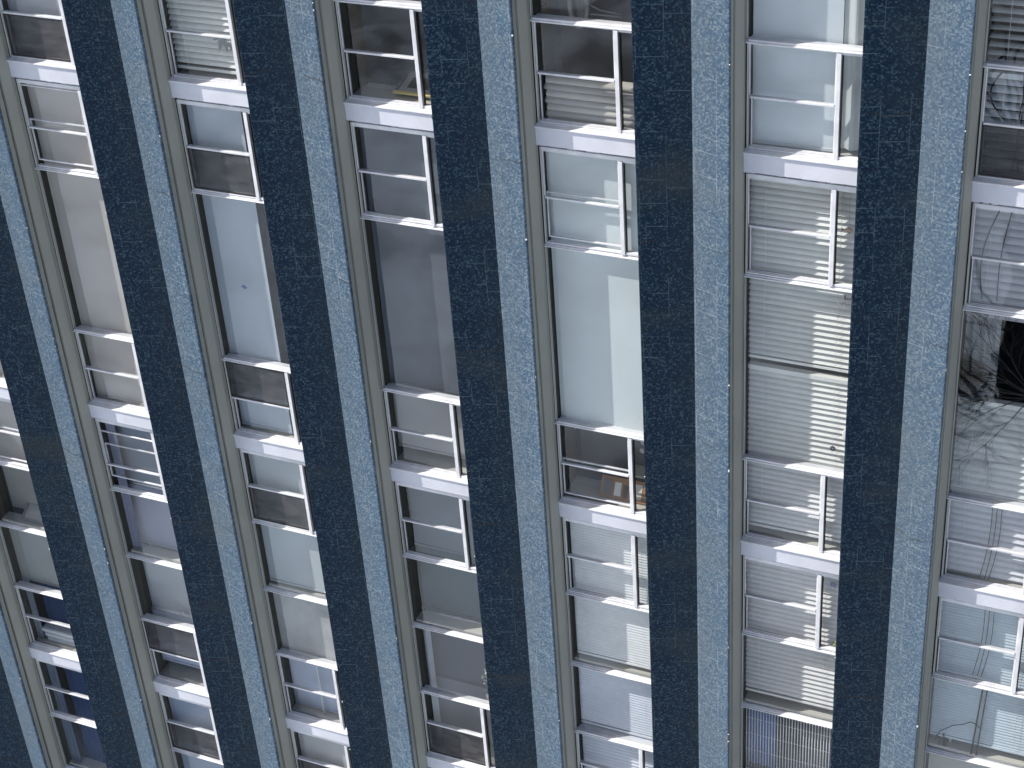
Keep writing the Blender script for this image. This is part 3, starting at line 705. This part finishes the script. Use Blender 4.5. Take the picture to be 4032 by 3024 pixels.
# plant at the dark pane (third column, lower)
t = Thing('leafy_plant', (2 * P + .58, .17, -5.30), 'pale mottled plant at the right of a dark pane, third full window column', 'plant')
b_ = MB(); rnd = random.Random(9)
for i in range(46):
    c = Vector((2 * P + .57 + rnd.gauss(0, .02), .17 + rnd.uniform(-.03, .03), -5.06 + rnd.gauss(0, .075))); a = rnd.uniform(0, 6.28); d = Vector((math.cos(a), .3, math.sin(a))) * .026; nn = Vector((-math.sin(a), .2, math.cos(a))) * .009
    b_.poly([c, c + d * .5 + nn, c + d, c + d * .5 - nn], pm((.30, .32, .24)))
t.part('leaves', b_); b_ = MB(); b_.tube([(2 * P + .585, .17, -5.30), (2 * P + .58, .17, -5.0)], .005, pm((.12, .1, .07))); t.part('stem', b_)
b_ = MB(); b_.tube([(2 * P + .585, .17, -5.36), (2 * P + .585, .17, -5.295)], [.03, .042], pm((.2, .18, .17)), 12); t.part('pot', b_, smooth=True)
# draped valance (third column, lower)
mb = MB(); n = 24; pts = []
for i in range(n + 1):
    u = i / n; xx = 2 * P + .05 + .50 * u; low = -.182 - .02 - .055 * math.sin(math.pi * min(1, (1 - u) * 1.15)) * (1 - .5 * u) - .02 * (1 - u)
    pts.append((xx, .14 + .008 * math.sin(18 * u), -3.0 + low))
vm = shade_mat((.50, .55, .55))
for i in range(n):
    a, b = pts[i], pts[i + 1]
    mb.poly([a, b, (b[0], b[1], -3.0 - .172), (a[0], a[1], -3.0 - .172)], vm); mb.poly([(a[0], a[1] + .012, a[2]), (a[0], a[1] + .012, -3.172), (b[0], b[1] + .012, -3.172), (b[0], b[1] + .012, b[2])], vm)
    mb.poly([a, (a[0], a[1] + .012, a[2]), (b[0], b[1] + .012, b[2]), b], vm)
single('valance', mb, 'pale draped valance across the top sash, third full window column', 'valance')
# frosty fern (first column)
t = Thing('fern', (.40, .15, -3.0 - 2.32), 'pale ghostly fern with drooping fronds behind grey glass', 'plant')
b_ = MB(); rnd = random.Random(3); fmc = pm((.40, .42, .42), .8)
for i in range(9):
    a = R(-10 + i * 24); L_ = rnd.uniform(.10, .17); p0 = Vector((.47, .15, -5.10)); p = []
    for q in range(7):
        u = q / 6; p.append(p0 + Vector((math.cos(a) * L_ * u, -.01 * u, math.sin(a) * L_ * .6 * u - .16 * u * u)))
    b_.tube(p, [.0022 * (1 - .7 * q / 6) for q in range(7)], fmc, 4)
for i in range(12): b_.blob((.34 + rnd.uniform(0, .2), .15, -5.28 + rnd.uniform(-.02, .05)), .016, .006, .009, fmc, 6, 4)
t.part('fronds', b_); b_ = MB(); b_.tube([(.47, .152, -5.33), (.47, .152, -5.10)], .004, fmc); t.part('stem', b_)
# white pole (second column)
mb = MB(); mb.tube([(P + .325, .135, -6.02), (P + .325, .135, -5.33)], .006, pm((.66, .70, .72)), 8)
single('curtain_pole', mb, 'thin white upright pole behind misty window, second full window column', 'pole', smooth=True)
# wire rack (fifth column, lowest)
t = Thing('wire_rack', (4 * P + .38, .12, -3.0 - 2.29), 'white wire rack of close upright rods before a dark room', 'rack')
b_ = MB(); X = 4 * P; rm = pm((.66, .67, .68), .4)
for i in range(33): b_.tube([(X + .018 + i * .0223, .12, -5.29), (X + .018 + i * .0223, .12, -4.635)], .0042, rm, 6)
t.part('rods', b_, smooth=True); b_ = MB()
for z in (-4.66, -4.79, -4.95, -5.12): b_.tube([(X + .01, .127, z), (X + .745, .127, z)], .0022, rm, 5)
t.part('cross_wires', b_)
mb = MB(); n = 10; prof = [(X + .02 + .21 * i / n, .16 + .012 * math.sin(i * 1.9)) for i in range(n + 1)]
mb.extrude(prof + [(a, b + .05) for a, b in reversed(prof)], -5.29, -4.66, shade_mat((.11, .25, .58)))
single('blue_cloth', mb, 'bright blue cloth hanging behind the left of wire rack', 'cloth')
# white stick on ledge etc: clip on the meeting rail (fourth column)
# dark shapes added in place of reflected wires, tree and antenna, right-hand column
dk = pm((.008, .008, .009), .8)
def cord(name, pts, r, label, cat, group):
    mb = MB(); mb.tube([(5 * P + a, y, z) for a, y, z in pts], r, dk, 6); return single(name, mb, label, cat, group, smooth=True)
def arc(p0, p1, bow, n=9, y=.092, z0=0): return [(p0[0] + (p1[0] - p0[0]) * i / n + bow * math.sin(math.pi * i / n), y, p0[1] + (p1[1] - p0[1]) * i / n) for i in range(n + 1)]
cord('cord', arc((.10, .66), (.13, .37), -.07), .004, 'single thick dark wire reflection bowed left in the upper right window', 'cord', 'dark wire reflections in the right window column')
cord('cord', arc((.22, .66), (.20, .05), .02), .003, 'dark wire reflection crossing both sashes in the upper right window', 'cord', 'dark wire reflections in the right window column')
cord('cord', arc((.25, .66), (.24, .05), -.03), .003, 'inner dark wire reflection beside another in the upper right window', 'cord', 'dark wire reflections in the right window column')
cord('cord', arc((.16, -.20), (.10, -.82), -.05), .003, 'left dark wire reflection before grey white blind, right window column', 'cord', 'dark wire reflections in the right window column')
cord('cord', arc((.23, -.20), (.19, -.82), -.02), .003, 'right dark wire reflection before grey white blind, right window column', 'cord', 'dark wire reflections in the right window column')
for i, (a, b, w) in enumerate(((.29, .25, .018), (.32, .285, .014), (.35, .31, .02))):
    cord('cord', arc((a, -2.34), (b, -2.97), w), .0028, ['leftmost', 'middle', 'rightmost'][i] + ' of three wavy wire reflections above the right spandrel', 'cord', 'dark wire reflections in the right window column')
    cord('cord', arc((a + .02, -3.21), (b + .02, -3.83), w), .0025, ['leftmost', 'middle', 'rightmost'][i] + ' of three wavy wire reflections below the right spandrel', 'cord', 'dark wire reflections in the right window column')
cord('cord', arc((.35, -3.93), (.316, -4.58), 0), .006, 'thick upright cable reflection beside the antenna, lower right window', 'cord', 'dark wire reflections in the right window column')
cord('cord', arc((.382, -3.93), (.352, -4.58), 0), .005, 'second upright cable reflection right of the antenna, lower right window', 'cord', 'dark wire reflections in the right window column')
cord('cord', [(.058, .092, -4.517), (.085, .092, -4.43), (.172, .092, -4.345), (.24, .092, -4.315), (.291, .092, -4.274), (.33, .092, -4.285), (.356, .092, -4.313)], .0035, 'arched cable reflection over the antenna in the lower right window', 'cord', 'dark wire reflections in the right window column')
t = Thing('antenna_reflection', (5 * P + .123, .115, -4.59), 'small dark antenna reflection with side arms built on ledge, lower right window', 'antenna_reflection')  # added model of an antenna reflected in the glass
b_ = MB(); X = 5 * P; b_.tube([(X + .123, .115, -4.591), (X + .118, .115, -4.55), (X + .111, .115, -4.47)], [.014, .008, .010], dk, 8); t.part('post', b_, smooth=True)
b_ = MB()
for (dx, dz, r) in ((-.055, -4.50, .010), (-.035, -4.505, .008), (.045, -4.53, .007)): b_.blob((X + .115 + dx, .114, dz), r * .7, .006, r * 1.3, dk, 8, 6)
b_.tube([(X + .05, .114, -4.50), (X + .115, .114, -4.515), (X + .165, .114, -4.535)], .003, dk, 5); b_.tube([(X + .06, .114, -4.50), (X + .085, .114, -4.57)], .0022, dk, 5); t.part('arms', b_, smooth=True)
b_ = MB(); b_.box(X + .150, X + .168, .112, .118, -4.54, -4.48, pm((.35, .36, .36))); t.part('panel', b_)
curtain(5, 1, .012, .225, -.97, -1.555, (.46, .50, .54), 'pale strip left of the black opening', y=.15)
# branches added behind the big pane, standing in for the mirrored tree
t = Thing('tree_reflection', (5 * P + .62, .10, -2.27), 'added black branches for the tree reflection fanning left across the tall right window', 'branches')
rnd = random.Random(21); b_ = MB(); node = Vector((5 * P + .47, .10, -1.47))
b_.tube([(5 * P + .66, .11, -2.26), (5 * P + .63, .11, -1.8), (5 * P + .56, .105, -1.53), tuple(node)], [.016, .015, .013, .011], dk, 7); t.part('trunk', b_, smooth=True)
b_ = MB()
def twig(p, ang, L_, r, lev):
    pts = [p]; rr = [r]; n = 6; a = ang
    for i in range(n):
        a += rnd.uniform(-.16, .16); p = p + Vector((math.cos(a), rnd.uniform(-.04, .04), math.sin(a))) * (L_ / n)
        if not (5 * P + .012 < p.x < 5 * P + .75 and -2.26 < p.z < -.90): break
        p.y = min(max(p.y, .080), .115)
        pts.append(p.copy()); rr.append(r * (1 - .75 * (i + 1) / n))
        if lev < 3 and i >= 1:
            for q in range(2):
                if rnd.random() < .8: twig(p.copy(), a + rnd.choice((-1, 1)) * rnd.uniform(.2, .6), L_ * rnd.uniform(.3, .5), r * .45, lev + 1)
    if len(pts) > 1: b_.tube(pts, rr, dk, 5 if lev < 2 else 3)
for ang, L_, r in ((R(186), .42, .0075), (R(176), .42, .007), (R(166), .42, .0065), (R(154), .46, .006), (R(141), .50, .0055), (R(128), .50, .005), (R(196), .42, .005), (R(160), .45, .004), (R(181), .45, .004), (R(212), .45, .003), (R(228), .6, .0028)):
    twig(node.copy(), ang, L_ * 1.22, r * 1.1, 0)
t.part('twigs', b_)

# ------------------------------------------------------------------ bare trees standing on the ground in front (seen only in the glass)
bark = plain('bark', (.012, .010, .009), .9, .2, .3, 6)
def bare_tree(loc, h, seed, label):
    rnd = random.Random(seed); t = Thing('bare_tree', loc, label, 'tree'); base = Vector(loc)
    tr = MB(); fork = base + Vector((rnd.uniform(-.3, .3), rnd.uniform(-.3, .3), h * .36))
    tr.tube([base - Vector((0, 0, .1)), base + (fork - base) * .5 + Vector((.08, 0, 0)), fork], [h * .026, h * .021, h * .018], bark, 9); t.part('trunk', tr, smooth=True)
    cr = MB()
    def br(p, d, L_, r, lev):
        pts = [p]; rr = [r]
        for i in range(5):
            d = (d + Vector((rnd.uniform(-.2, .2), rnd.uniform(-.2, .2), rnd.uniform(-.05, .2)))).normalized()
            p = p + d * L_ / 5; pts.append(p); rr.append(r * (1 - .14 * (i + 1)))
            if lev < 3 and i > 0:
                dd = (d + Vector((rnd.uniform(-1, 1), rnd.uniform(-1, 1), rnd.uniform(-.2, .6)))).normalized(); br(p, dd, L_ * rnd.uniform(.4, .62), r * .55, lev + 1)
            if lev == 1 and i > 1:
                dd = (d + Vector((rnd.uniform(-1, 1), rnd.uniform(-1, 1), rnd.uniform(-.2, .6)))).normalized(); br(p, dd, L_ * .5, r * .45, lev + 1)
        cr.tube(pts, rr, bark, 5 if lev < 2 else 3)
    for i in range(9):
        a = i * .70 + rnd.uniform(-.3, .3); br(fork, Vector((math.cos(a), math.sin(a), rnd.uniform(.7, 1.3))).normalized(), h * .36, h * .013, 0)
    t.part('crown', cr)

bare_tree((8.8, -8.6, GROUND), 12.0, 5, 'bare black tree mirrored in the rightmost tall pane')

# ------------------------------------------------------------------ block added out of view so its shade keeps the snow to the left blue
t = Thing('added_shade_block', (-18, -24, GROUND), 'added unseen grey block shading the ground, with snow on its flat roofs', 'building')
wl = MB(); rf = MB(); wi = MB(); wallm = plain('render wall', (.30, .31, .33), .9, .2, .15, 1); snow = plain('roof snow', (.80, .85, .92), .9, .1, .05, 1)
for (x0, x1, y0, y1, h) in ((-40, -17.5, -14, -8, 20.0),):
    wl.box(x0, x1, y0, y1, GROUND, GROUND + h, wallm); rf.box(x0 + .3, x1 - .3, y0 + .3, y1 - .3, GROUND + h + .001, GROUND + h + .25, snow)
    wl.box(x0, x1, y0, y0 + .29, GROUND + h + .001, GROUND + h + .6, wallm); wl.box(x0, x1, y1 - .29, y1, GROUND + h + .001, GROUND + h + .6, wallm)
    for f in range(int(h // 3.2)):
        z = GROUND + 1.2 + f * 3.2
        for i in range(int((x1 - x0) // 2.2)): wi.box(x0 + .6 + i * 2.2, x0 + 1.9 + i * 2.2, y1 + .002, y1 + .06, z, z + 1.5, M['dark'])
        for i in range(int((y1 - y0) // 2.2)): wi.box(x1 + .002, x1 + .06, y0 + .6 + i * 2.2, y0 + 1.9 + i * 2.2, z, z + 1.5, M['dark'])
t.part('wall', wl); t.part('roof', rf); t.part('windows', wi)

t = Thing('added_dark_shed', (7.4, -17.2, GROUND), 'added dark timber shed with snowy roof mirrored in the rightmost tall pane', 'shed')  # added out of view to blacken the reflection in one pane
mb = MB(); dt = plain('dark timber', (.018, .016, .016), .8, .2, .3, 5); mb.box(4.95, 10.2, -18.6, -16.0, GROUND, GROUND + 2.1, dt); t.part('wall', mb)
mb = MB(); mb.sweepx([(-18.8, GROUND + 2.101), (-15.9, GROUND + 2.101), (-15.9, GROUND + 2.2), (-17.3, GROUND + 2.8), (-18.8, GROUND + 2.2)], 4.85, 10.3, dt); t.part('roof', mb)
mb = MB(); mb.box(6.4, 7.4, -15.998, -15.95, GROUND + .05, GROUND + 1.9, M['seam']); t.part('door', mb)
